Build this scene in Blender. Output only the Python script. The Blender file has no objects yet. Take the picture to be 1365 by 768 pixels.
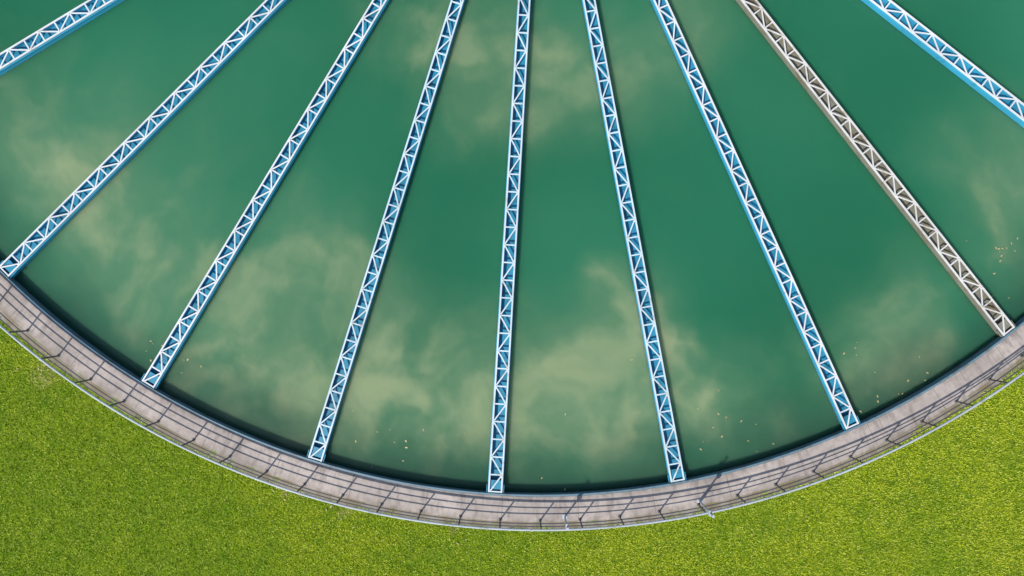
import bpy, bmesh, math, random
import numpy as np
from mathutils import Vector, Matrix
random.seed(4); rng=np.random.default_rng(7)
S=35.0
def W(px,py): return ((px-682.5)/S,(384-py)/S)
CX,CY=W(720,-355)
R_IN=29.06; R_OUT=30.02; R_AP=30.36
Z_WATER=-0.38; Z_GR=-0.14
scene=bpy.context.scene
scene.view_settings.view_transform='Standard'; scene.view_settings.look='None'; scene.view_settings.exposure=0

# ---------------- numpy perlin fbm
_perm=np.random.default_rng(11).permutation(512)
def perlin(x,y,seed=0):
    xi=np.floor(x).astype(int); yi=np.floor(y).astype(int); xf=x-xi; yf=y-yi
    def g(ix,iy,dx,dy):
        h=_perm[(_perm[(ix+seed*17)&511]+iy)&511]/512*2*np.pi*7
        return np.cos(h)*dx+np.sin(h)*dy
    u=xf**3*(xf*(xf*6-15)+10); v=yf**3*(yf*(yf*6-15)+10)
    a=g(xi,yi,xf,yf);b=g(xi+1,yi,xf-1,yf);c=g(xi,yi+1,xf,yf-1);d=g(xi+1,yi+1,xf-1,yf-1)
    return (a+(b-a)*u)*(1-v)+(c+(d-c)*u)*v
def fbm(x,y,sc,octv=5,rough=.5,seed=0):
    t=0;amp=1;tot=0; x=x*sc+seed*3.7;y=y*sc-seed*5.1
    for o in range(octv):
        t=t+amp*perlin(x,y,seed+o); tot+=amp; amp*=rough
        x,y=(x*.8-y*.6)*2.03,(x*.6+y*.8)*2.03
    return t/tot*1.6     # about -1..1
def ss(a,b,v):
    t=np.clip((v-a)/(b-a),0,1); return t*t*(3-2*t)
def lerp(a,b,t): 
    t=t[:,None]; return a*(1-t)+b*t
A=lambda *c: np.array([c])

# ---------------- node helpers
class NT:
    def __init__(s,name):
        s.m=bpy.data.materials.new(name); s.m.use_nodes=True
        s.t=s.m.node_tree; s.b=s.t.nodes['Principled BSDF']
    def n(s,typ,**k):
        nd=s.t.nodes.new(typ)
        for a,v in k.items(): setattr(nd,a,v)
        return nd
    def l(s,a,b): s.t.links.new(a,b)
    def _in(s,sock,v):
        if isinstance(v,bpy.types.NodeSocket): s.l(v,sock)
        else: sock.default_value=v
    def math(s,op,a,b=0.0,clamp=False):
        nd=s.n('ShaderNodeMath',operation=op,use_clamp=clamp)
        s._in(nd.inputs[0],a); s._in(nd.inputs[1],b)
        return nd.outputs[0]
    def vmath(s,op,a,b):
        nd=s.n('ShaderNodeVectorMath',operation=op)
        s._in(nd.inputs[0],a); s._in(nd.inputs[1],b)
        return nd.outputs['Value'] if op in('DISTANCE','LENGTH') else nd.outputs['Vector']
    def noise(s,vec,scale,detail=4,rough=0.5,out='Fac'):
        nd=s.n('ShaderNodeTexNoise'); s._in(nd.inputs['Vector'],vec)
        nd.inputs['Scale'].default_value=scale; nd.inputs['Detail'].default_value=detail
        nd.inputs['Roughness'].default_value=rough
        return nd.outputs[out]
    def mr(s,v,a,b,c=0.0,d=1.0,smooth=False):
        nd=s.n('ShaderNodeMapRange')
        if smooth: nd.interpolation_type='SMOOTHSTEP'
        s._in(nd.inputs[0],v)
        for i,x in enumerate((a,b,c,d)): nd.inputs[i+1].default_value=x
        return nd.outputs[0]
    def mix(s,f,a,b,bt='MIX'):
        nd=s.n('ShaderNodeMix',data_type='RGBA',blend_type=bt)
        s._in(nd.inputs[0],f)
        for k,v in ((6,a),(7,b)):
            if not isinstance(v,bpy.types.NodeSocket): v=(*v,1) if len(v)==3 else v
            s._in(nd.inputs[k],v)
        return nd.outputs[2]
    def pos(s): return s.n('ShaderNodeNewGeometry').outputs['Position']
    def attr(s,nm,out='Color'): return s.n('ShaderNodeAttribute',attribute_name=nm).outputs[out]
    def bump(s,h,strength=.5,dist=.02):
        nd=s.n('ShaderNodeBump'); nd.inputs['Strength'].default_value=strength; nd.inputs['Distance'].default_value=dist
        s.l(h,nd.inputs['Height']); s.l(nd.outputs[0],s.b.inputs['Normal'])
    def fin(s,col,rough=.6,metal=0.0):
        s._in(s.b.inputs['Base Color'],col if isinstance(col,bpy.types.NodeSocket) else (*col,1))
        s._in(s.b.inputs['Roughness'],rough); s.b.inputs['Metallic'].default_value=metal
        return s.m

def mat_water():
    m=NT('tank_water'); P=m.pos()
    m.b.inputs['IOR'].default_value=1.33
    m.b.subsurface_method='RANDOM_WALK'
    m.b.inputs['Subsurface Weight'].default_value=1.0
    m.b.inputs['Subsurface Radius'].default_value=(.8,1.0,.9)
    m.b.inputs['Subsurface Scale'].default_value=1.3
    m.bump(m.noise(P,3.0,2,.5),.10,.02)
    return m.fin(m.attr('floc_edge_dark'),.15)

def mat_blade():
    m=NT('grass_blades'); m.b.inputs['Specular IOR Level'].default_value=.25
    return m.fin(m.attr('tone'),.5)
def mat_ground():
    m=NT('grass_soil'); P=m.pos()
    a=m.mix(m.mr(m.noise(P,1.6,3,.6),.35,.65),(0.12,0.22,0.008),(0.24,0.32,0.016))
    a=m.mix(m.mr(m.noise(P,9,2,.7),.4,.65,0,.7),a,(0.05,0.09,0.008))
    m.b.inputs['Specular IOR Level'].default_value=.1
    return m.fin(a,.9)

def polar(m):
    P=m.pos(); d=m.vmath('SUBTRACT',P,(CX,CY,0))
    sx=m.n('ShaderNodeSeparateXYZ'); m.l(d,sx.inputs[0])
    ang=m.math('ARCTAN2',sx.outputs[0],m.math('MULTIPLY',sx.outputs[1],-1.0))
    u=m.math('MULTIPLY',ang,29.5)
    r=m.math('SQRT',m.math('ADD',m.math('MULTIPLY',sx.outputs[0],sx.outputs[0]),m.math('MULTIPLY',sx.outputs[1],sx.outputs[1])))
    return P,u,r
def comb(m,a,b):
    c=m.n('ShaderNodeCombineXYZ'); m._in(c.inputs[0],a); m._in(c.inputs[1],b); return c.outputs[0]

def mat_conc(name,base=(0.57,0.49,0.44),joints=True,dirt=0.0):
    m=NT(name); P,u,r=polar(m)
    a=m.mix(m.mr(m.noise(P,.5,3,.6),.35,.65),base,tuple(x*.70 for x in base))
    a=m.mix(m.mr(m.noise(P,3.5,4,.7),.46,.75,0,.6),a,tuple(x*.40 for x in base))
    st=m.noise(comb(m,m.math('MULTIPLY',u,3.5),m.math('MULTIPLY',r,.7)),1.0,4,.7)
    a=m.mix(m.mr(st,.5,.70,0,.7),a,tuple(x*.34 for x in base))
    a=m.mix(m.mr(m.noise(P,14,2,.7),.6,.75,0,.4),a,(0.68,0.62,0.57))
    e1=m.mr(r,R_IN+.22,R_IN,0,.5); e2=m.mr(r,R_OUT-.22,R_OUT,0,.5)
    e=m.math('MULTIPLY',m.math('ADD',e1,e2),m.mr(m.noise(P,2.2,3,.6),.35,.6))
    if joints:
        a=m.mix(e,a,(0.13,0.105,0.075))
        fr=m.math('FRACT',m.math('DIVIDE',u,2.9))
        j=m.mr(m.math('ABSOLUTE',m.math('SUBTRACT',fr,.5)),.0,.007,.6,0)
        a=m.mix(j,a,(0.08,0.07,0.06))
    if dirt:
        a=m.mix(m.mr(m.noise(P,1.1,4,.65),.38,.6,.1,dirt),a,(0.20,0.15,0.07))
        a=m.mix(m.mr(m.noise(P,2.6,4,.7),.56,.66,0,.8),a,(0.14,0.22,0.02))
    return m.fin(a,.85)

def mat_paint(name,c,dirt,amt,scale=2.0,rough=.45):
    m=NT(name); P=m.pos()
    a=m.mix(m.mr(m.noise(P,.6,2,.5),.35,.65,0,.6),c,tuple(x*.76 for x in c))
    a=m.mix(m.mr(m.noise(P,scale,4,.75),.66-amt*.35,.8-amt*.2,0,.85),a,dirt)
    return m.fin(a,rough)

M_water=mat_water(); M_gr=mat_ground(); M_bl=mat_blade()
M_conc=mat_conc('walkway_concrete'); M_wall=mat_conc('wall_concrete',(0.22,0.22,0.20),False)
M_apron=mat_conc('apron_concrete',(0.42,0.37,0.33),False,.8)
M_white=mat_paint('white_paint',(0.83,0.86,0.87),(0.42,0.34,0.27),.2)
M_blue=mat_paint('blue_paint',(0.05,0.40,0.62),(0.04,0.19,0.27),.25)
M_blue2=mat_paint('blue_paint_floor',(0.03,0.29,0.46),(0.02,0.11,0.14),.45)
M_bwhite=mat_paint('pale_blue_paint',(0.70,0.83,0.88),(0.47,0.38,0.30),.32)
M_wwhite=mat_paint('weathered_paint',(0.80,0.79,0.76),(0.40,0.31,0.22),.4)
M_wdark=mat_paint('weathered_trough',(0.24,0.24,0.19),(0.16,0.11,0.06),.5,rough=.7)
M_galv=mat_paint('galvanised_steel',(0.56,0.61,0.66),(0.25,0.24,0.23),.3,rough=.5)
M_dark=mat_paint('dark_steel',(0.11,0.115,0.12),(0.10,0.07,0.05),.4,rough=.6)
M_trim=mat_paint('blue_trim_paint',(0.16,0.27,0.34),(0.10,0.11,0.09),.5)
M_leaf=mat_paint('dry_leaf',(0.55,0.46,0.22),(0.30,0.18,0.07),.4)

def link(name,me,mats,loc=(0,0,0),rz=0,parent=None):
    o=bpy.data.objects.new(name,me); scene.collection.objects.link(o)
    if not me.materials:
        for mm in mats: me.materials.append(mm)
    o.location=loc; o.rotation_euler[2]=rz
    if parent: o.parent=parent
    return o

class MB:
    def __init__(s): s.v=[];s.f=[];s.m=[]
    def box(s,p0,p1,w,h,mi=0,up=Vector((0,0,1))):
        p0=Vector(p0);p1=Vector(p1); d=(p1-p0).normalized()
        if abs(d.dot(up))>.99: up=Vector((1,0,0))
        sd=d.cross(up).normalized(); u=sd.cross(d)
        b=len(s.v)
        for p in(p0,p1):
            for a,c in((-1,-1),(1,-1),(1,1),(-1,1)): s.v.append(tuple(p+sd*a*w/2+u*c*h/2))
        for f in((0,3,2,1),(4,5,6,7),(0,1,5,4),(1,2,6,5),(2,3,7,6),(3,0,4,7)):
            s.f.append(tuple(b+i for i in f)); s.m.append(mi)
    def tube(s,p0,p1,r,n=8,mi=0):
        p0=Vector(p0);p1=Vector(p1); d=(p1-p0).normalized(); up=Vector((0,0,1)) if abs(d.z)<.9 else Vector((1,0,0))
        sd=d.cross(up).normalized(); u=sd.cross(d); b=len(s.v)
        for p in(p0,p1):
            for i in range(n):
                a=2*math.pi*i/n; s.v.append(tuple(p+sd*math.cos(a)*r+u*math.sin(a)*r))
        for i in range(n):
            j=(i+1)%n; s.f.append((b+i,b+j,b+n+j,b+n+i)); s.m.append(mi)
        s.f.append(tuple(b+i for i in reversed(range(n)))); s.m.append(mi)
        s.f.append(tuple(b+n+i for i in range(n))); s.m.append(mi)
    def ring(s,prof,n=360,mi=0,closed=True):
        b=len(s.v);k=len(prof)
        for i in range(n):
            a=2*math.pi*i/n
            for r,z in prof: s.v.append((r*math.cos(a),r*math.sin(a),z))
        for i in range(n):
            j=(i+1)%n
            for q in range(k if closed else k-1):
                q2=(q+1)%k
                s.f.append((b+i*k+q,b+j*k+q,b+j*k+q2,b+i*k+q2)); s.m.append(mi)
    def mesh(s,name):
        me=bpy.data.meshes.new(name); me.from_pydata(s.v,[],s.f); me.polygons.foreach_set('material_index',s.m)
        bm=bmesh.new(); bm.from_mesh(me); bmesh.ops.recalc_face_normals(bm,faces=bm.faces); bm.to_mesh(me); bm.free()
        return me

C=(CX,CY,0)
# ---------------- ground
b=MB(); b.ring([(R_OUT-.02,Z_GR),(34,Z_GR),(45,Z_GR),(80,Z_GR),(300,Z_GR),(1800,Z_GR)],n=360,closed=False)
link('grass_ground',b.mesh('grass_ground'),[M_gr],C)

# ---------------- lawn blades
N=440000
x=rng.uniform(-23,23,N*2); y=rng.uniform(-14,0.5,N*2)
rr=np.hypot(x-CX,y-CY)
edge=R_AP-.02-.10*np.clip(np.sin(x*2.1)+np.sin(x*5.3+1)+rng.normal(0,.5,len(x)),0,2)
k=rr>edge
x=x[k][:N];y=y[k][:N]
bare=np.zeros(len(x))
wx_=x+.6*fbm(x,y,1.2,3,seed=3); wy_=y+.6*fbm(x,y,1.2,3,seed=9)
for (px,py,r) in [(62,492,30),(385,658,17),(462,684,15),(1290,548,11),(600,716,10)]:
    wx,wy=W(px,py); bare=np.maximum(bare,ss(r/S,r/S*.3,np.hypot(wx_-wx,wy_-wy)))
keep=rng.random(len(x))>bare*.5
tuft=fbm(x,y,2.4,5,.75,seed=21)
keep&=rng.random(len(x))<np.clip(.78+tuft*.7,.2,1)
x=x[keep];y=y[keep];bare=bare[keep];tuft=tuft[keep]; n=len(x)
big=fbm(x,y,.18,3,seed=31); mid=fbm(x,y,.8,4,.6,seed=41)
col=lerp(A(.29,.46,.006),A(.54,.63,.018),ss(-.5,.5,big+.4*mid+x*.02))
col=lerp(col,A(.14,.30,.004),ss(0,.7,-mid)*.6)
col=lerp(col,A(.10,.24,.004),ss(.1,.7,-tuft)*.6)
col=lerp(col,A(.60,.66,.05),ss(.1,.7,tuft)*.55)
tn=rng.random(n)
col=lerp(col,A(.05,.15,.003),ss(.42,0,tn)*.8)
col=lerp(col,A(.78,.80,.17),ss(.72,1,tn)*.8)
col=lerp(col,A(.70,.58,.25),bare*.85)
L=rng.uniform(.04,.11,n)*(1+.45*tuft); wd=rng.uniform(.008,.017,n); a=rng.uniform(0,2*np.pi,n); tilt=rng.uniform(.3,1.25,n)
dx=np.cos(a);dy=np.sin(a); z0=np.full(n,Z_GR); z0[np.hypot(x-CX,y-CY)<R_AP]=Z_GR+.06
v=np.empty((n,3,3))
v[:,0,0]=x-dy*wd;v[:,0,1]=y+dx*wd;v[:,0,2]=z0
v[:,1,0]=x+dy*wd;v[:,1,1]=y-dx*wd;v[:,1,2]=z0
v[:,2,0]=x+dx*L*np.sin(tilt);v[:,2,1]=y+dy*L*np.sin(tilt);v[:,2,2]=z0+L*np.cos(tilt)
me=bpy.data.meshes.new('lawn_grass'); me.vertices.add(n*3); me.vertices.foreach_set('co',v.ravel())
me.loops.add(n*3); me.loops.foreach_set('vertex_index',np.arange(n*3,dtype=np.int32))
me.polygons.add(n); me.polygons.foreach_set('loop_start',np.arange(0,n*3,3,dtype=np.int32))
me.update(calc_edges=True)
at=me.attributes.new('tone','FLOAT_COLOR','POINT')
at.data.foreach_set('color',np.repeat(np.c_[col,np.ones(n)],3,axis=0).astype(np.float32).ravel())
link('lawn_grass',me,[M_bl])

# ---------------- tank wall + walkway
b=MB(); b.ring([(R_IN+.012,-.16),(R_OUT-.012,-.16),(R_OUT-.012,-3.0),(R_IN+.012,-3.0)],n=480)
link('tank_wall',b.mesh('tank_wall'),[M_wall],C)
b=MB()
b.ring([(R_IN,-.15),(R_IN,-.012),(R_IN+.012,0),(R_OUT-.015,0),(R_OUT,-.015),(R_OUT,-.15)],n=720)
link('walkway',b.mesh('walkway'),[M_conc],C)
b=MB(); b.ring([(R_OUT+.004,-.16),(R_OUT+.004,-.065),(R_AP-.01,-.08),(R_AP,-.09),(R_AP,-.16)],n=720)
link('concrete_apron',b.mesh('concrete_apron'),[M_apron],C)
b=MB()
b.ring([(R_IN-.075,-.10),(R_IN-.075,.02),(R_IN-.004,.02),(R_IN-.004,-.10)],n=720)
b.ring([(R_IN-.035,-.60),(R_IN-.035,-.102),(R_IN-.01,-.102),(R_IN-.01,-.60)],n=480)
link('edge_weir_plate',b.mesh('edge_weir_plate'),[M_trim],C)

# ---------------- water: closed turbid body, drifting flocs and painted edge darkness stored as a colour attribute
NA,NR=1800,220
rad=np.r_[np.linspace(.56,R_IN+.008,NR)]
ang=np.arange(NA)*2*np.pi/NA
RG,AG=np.meshgrid(rad,ang)           # (NA,NR)
lx=(RG*np.cos(AG)).ravel(); ly=(RG*np.sin(AG)).ravel(); zz=np.full(lx.size,Z_WATER)
gx=lx+CX; gy=ly+CY
k=1/1.016
gx0,gy0=gx*k,gy*k
wx=gx0+2.0*fbm(gx0,gy0,.13,3,seed=1)+.8*fbm(gx0,gy0,.45,5,.55,seed=2)
wy=gy0+2.0*fbm(gx0,gy0,.13,3,seed=5)+.8*fbm(gx0,gy0,.45,5,.55,seed=6)
blobs=[(40,180,250,.42),(190,310,220,.36),(400,390,210,.5),(280,500,190,.5),(555,535,190,1.1),(470,460,150,.4),
       (800,490,180,.95),(850,420,120,.5),(680,70,190,.65),(850,90,150,.6),(540,30,160,.4),(960,550,160,.6),(1200,420,160,.55),
       (1220,510,130,.55),(1345,240,170,.65),(400,600,140,.45),(720,590,180,.45),(940,15,130,.35),(1130,480,130,.3),(1340,330,120,.3),
       (130,260,380,.30),(360,490,330,.28),(1050,560,340,.25),(700,580,380,.20),(650,80,330,.2)]
extra=[( (r*math.cos(t)+CX)*S+682.5, 384-(r*math.sin(t)+CY)*S, random.uniform(120,220), random.uniform(.4,.9)) for r,t in [(random.uniform(5,27),random.uniform(-.05,3.2)) for _ in range(26)]]
tot=np.zeros(lx.size)
for (bx,by,br,bw) in blobs+extra:
    ox,oy=W(bx,by); d=np.hypot(wx-ox,wy-oy)
    tot+=bw*ss(br/S,0,d)
tot=np.minimum(tot,1.15)
fine=fbm(wx,wy,.42,5,.52,seed=8); soft=fbm(wx,wy,.16,4,.5,seed=13)
dens=ss(-.05,1.35,tot*(1+.55*fine+.30*soft)+.08*soft)
dens=np.clip(dens+.08*ss(-.4,.9,soft),0,1)
bigw=fbm(gx0,gy0,.07,2,seed=17)
col=lerp(A(.016,.160,.080),A(.032,.220,.120),ss(-.5,.5,bigw))
fl=lerp(A(.17,.30,.165),A(.35,.42,.235),ss(-.1,1.0,.8*fine+.7*(dens-.4)))
col=lerp(col,fl,dens*.95)
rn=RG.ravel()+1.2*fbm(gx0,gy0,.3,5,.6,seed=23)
col=lerp(col,A(.030,.080,.052),ss(R_IN-3.2,R_IN+.5,rn)*.72)  # edge darkness along the wall, painted into the water colour
nT=lx.size
V=np.c_[lx,ly,zz]
Vb=np.r_[[[.56*math.cos(a),.56*math.sin(a),-2.9] for a in ang],[[rad[-1]*math.cos(a),rad[-1]*math.sin(a),-2.9] for a in ang]]
V=np.r_[V,Vb]
I=np.arange(NA); J=(I+1)%NA
Q=[]
for q in range(NR-1): Q.append(np.c_[I*NR+q,I*NR+q+1,J*NR+q+1,J*NR+q])
bi=nT+I; bj=nT+J; oi=nT+NA+I; oj=nT+NA+J
Q.append(np.c_[I*NR+NR-1,oi,oj,J*NR+NR-1]); Q.append(np.c_[oi,bi,bj,oj]); Q.append(np.c_[bi,I*NR,J*NR,bj])
Q=np.concatenate(Q).astype(np.int32)
me=bpy.data.meshes.new('water'); me.vertices.add(len(V)); me.vertices.foreach_set('co',V.ravel())
me.loops.add(Q.size); me.loops.foreach_set('vertex_index',Q.ravel())
me.polygons.add(len(Q)); me.polygons.foreach_set('loop_start',np.arange(0,Q.size,4,dtype=np.int32))
me.update(calc_edges=True)
at=me.attributes.new('floc_edge_dark','FLOAT_COLOR','POINT')
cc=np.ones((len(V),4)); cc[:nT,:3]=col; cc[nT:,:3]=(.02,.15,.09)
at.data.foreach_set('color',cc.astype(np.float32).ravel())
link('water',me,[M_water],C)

# ---------------- railing
b=MB(); RR=R_OUT-.05
def circ(r,z,rad,k=6): return [(r+rad*math.cos(2*math.pi*i/k),z+rad*math.sin(2*math.pi*i/k)) for i in range(k)]
b.ring(circ(RR,1.02,.042,8),n=480,mi=0)
b.ring(circ(RR,.68,.024),n=480,mi=1)
b.ring(circ(RR,.36,.024),n=480,mi=1)
NP=124
for i in range(NP):
    a=2*math.pi*i/NP; c,s=math.cos(a),math.sin(a)
    b.tube((RR*c,RR*s,0.015),(RR*c,RR*s,1.0),.030,8,1)
    b.box(((RR-.06)*c,(RR-.06)*s,.008),((RR+.04)*c,(RR+.04)*s,.008),.12,.014,1)
link('walkway_railing',b.mesh('walkway_railing'),[M_galv,M_dark],C)

# ---------------- launder trusses
ZT=-.03
def launder(name,mats):
    b=MB(); r0,r1=3.3,R_IN-.10
    wid=lambda r:(.39+.12*r/29)
    hz=.40
    for s in(-1,1):
        p0=Vector((r0,s*wid(r0)/2,ZT-.05-hz/2)); p1=Vector((r1,s*wid(r1)/2,ZT-.05-hz/2))
        b.box(p0,p1,.012,hz,0)
        b.box(p0+Vector((0,s*.026,hz/2-.02)),p1+Vector((0,s*.026,hz/2-.02)),.038,.012,0)
        b.box((r0,s*(wid(r0)/2-.012),ZT),(r1,s*(wid(r1)/2-.012),ZT),.060,.04,1)
    zf=ZT-.24
    b.v+= [(r0,-wid(r0)/2,zf),(r1,-wid(r1)/2,zf),(r1,wid(r1)/2,zf),(r0,wid(r0)/2,zf)]
    k=len(b.v)-4; b.f.append((k,k+1,k+2,k+3)); b.m.append(2)
    P=.66; npn=int((r1-r0)/P); P=(r1-r0)/npn
    for i in range(npn+1):
        r=r0+i*P; w=wid(r)/2-.045
        rr=min(max(r,r0+.025),r1-.03)
        b.box((rr,-w,ZT-.004),(rr,w,ZT-.004),.052,.03,1)
        for s in(-1,1):
            b.box((rr,s*(w+.02),zf),(rr,s*(w+.02),ZT-.022),.03,.03,0)
        if i<npn:
            r2=r+P; w2=wid(r2)/2-.045; s=1 if i%2 else -1
            d0=Vector((r+.035,s*w*.96,ZT-.009)); d1=Vector((r2-.035,-s*w2*.96,ZT-.009))
            b.box(d0,d1,.050,.026,1)
            b.box((r+.0,s*w,ZT+.0225),(r+.11,s*w,ZT+.0225),.07,.004,1)
    w=wid(r1)
    b.box((r1+.01,-w/2-.03,ZT-.22),(r1+.01,w/2+.03,ZT-.22),.018,.40,0)
    for s in(-1,1): b.box((r1-.3,s*(w/2+.07),ZT-.05),(R_IN-.077,s*(w/2+.07),ZT-.05),.02,.10,0)
    b.box((r1-.28,-w/2+.03,ZT-.06),(r1-.28,w/2-.03,ZT-.06),.35,.01,2)
    me=b.mesh(name)
    for mm in mats: me.materials.append(mm)
    return me
base=launder('launder_truss',(M_blue,M_white,M_blue2))
wea=launder('launder_truss_weathered',(M_wdark,M_wwhite,M_wdark))
pale=launder('launder_truss_pale',(M_blue,M_bwhite,M_blue2))
for i in range(26):
    adeg=-3.4+360/26*i
    meh={3:wea,1:pale,25:pale,0:pale,11:wea,17:wea}.get(i,base)
    link('launder_truss',meh,[],C,math.radians(adeg-90))

# ---------------- centre feed well
b=MB()
b.ring([(3.1,-1.4),(3.1,.25),(3.16,.25),(3.16,-1.4)],n=96,mi=0)
b.ring([(3.0,.252),(3.0,.31),(3.26,.31),(3.26,.252)],n=96,mi=1)
b.tube((0,0,-3),(0,0,1.4),.55,32,2); b.tube((0,0,1.4),(0,0,1.9),.9,32,0)
for i in range(4):
    a=math.pi/2*i; b.box((.56*math.cos(a),.56*math.sin(a),.2),(3.08*math.cos(a),3.08*math.sin(a),.2),.12,.08,1)
link('feed_well',b.mesh('feed_well'),[M_blue,M_white,M_wall],C)

# ---------------- posts beside the railing
for (px,py,h) in [(753,692,1.3),(934,676,1.75)]:
    wx,wy=W(px,py); d=Vector((wx-CX,wy-CY)).normalized()*(RR-.13)
    b=MB(); b.tube((0,0,0.012),(0,0,h),.035,10,0); b.box((-.09,0,.008),(.09,0,.008),.18,.014,0)
    b.tube((0,0,h+.001),(0,0,h+.06),.055,10,0); b.box((0,-.1,h*.8),(0,.1,h*.8),.1,.16,0)
    link('marker_post',b.mesh('marker_post'),[M_galv],(CX+d.x,CY+d.y,0))

# ---------------- floating leaves & litter
def flakes(name,clusters,z,size):
    v=[];f=[]
    for (px,py,sp,cnt) in clusters:
        for _ in range(cnt):
            wx,wy=W(px+random.gauss(0,sp),py+random.gauss(0,sp*.7))
            r=math.hypot(wx-CX,wy-CY)
            if z<-.3 and r>R_IN-.1: continue
            if z>-.3 and r<R_AP+.02: continue
            s=random.uniform(.4,1)*size; a=random.uniform(0,6.28); k=len(v)
            for q,(l,w2) in enumerate(((1,0),(.2,.45),(-.8,.15),(-.3,-.4),(.5,-.35))):
                v.append((wx+s*(l*math.cos(a)-w2*math.sin(a)),wy+s*(l*math.sin(a)+w2*math.cos(a)),z+random.uniform(0,.012)))
            f.append(tuple(range(k,k+5)))
    me=bpy.data.meshes.new(name); me.from_pydata(v,[],f); link(name,me,[M_leaf])
flakes('floating_leaves',[(1340,330,22,13),(1140,465,8,4),(530,590,45,9),(190,466,10,5),(980,600,30,9),(1320,400,25,8),(700,560,160,7),(950,560,40,6),(1230,520,50,8),(240,490,15,4),(1180,560,25,5)],Z_WATER+.004,.07)
flakes('fallen_leaves',[(380,656,10,10),(450,683,20,14),(600,712,25,8),(60,492,14,10),(820,720,30,5),(1100,665,60,6),(1180,740,80,6)],Z_GR+.05,.06)

# ---------------- light
el=math.radians(48); hx,hy=.6,.8
d=Vector((hx*math.cos(el),hy*math.cos(el),-math.sin(el)))
L=bpy.data.lights.new('sun','SUN'); L.energy=3.8; L.angle=math.radians(.5); L.color=(1,.955,.88)
o=bpy.data.objects.new('sun',L); scene.collection.objects.link(o); o.rotation_euler=d.to_track_quat('-Z','Y').to_euler(); o.location=(-20,-25,40)
w=bpy.data.worlds.new('World'); scene.world=w; w.use_nodes=True
nt=w.node_tree; sky=nt.nodes.new('ShaderNodeTexSky'); sky.sky_type='NISHITA'; sky.sun_disc=False
sky.sun_elevation=el; sky.sun_rotation=math.atan2(-hx,-hy)%(2*math.pi)
bg=nt.nodes['Background']; bg.inputs[1].default_value=.12; nt.links.new(sky.outputs[0],bg.inputs[0])

cam=bpy.data.cameras.new('camera'); co=bpy.data.objects.new('camera',cam); scene.collection.objects.link(co)
co.location=(0,0,26); cam.lens=24; cam.sensor_width=36; cam.clip_end=4000; scene.camera=co
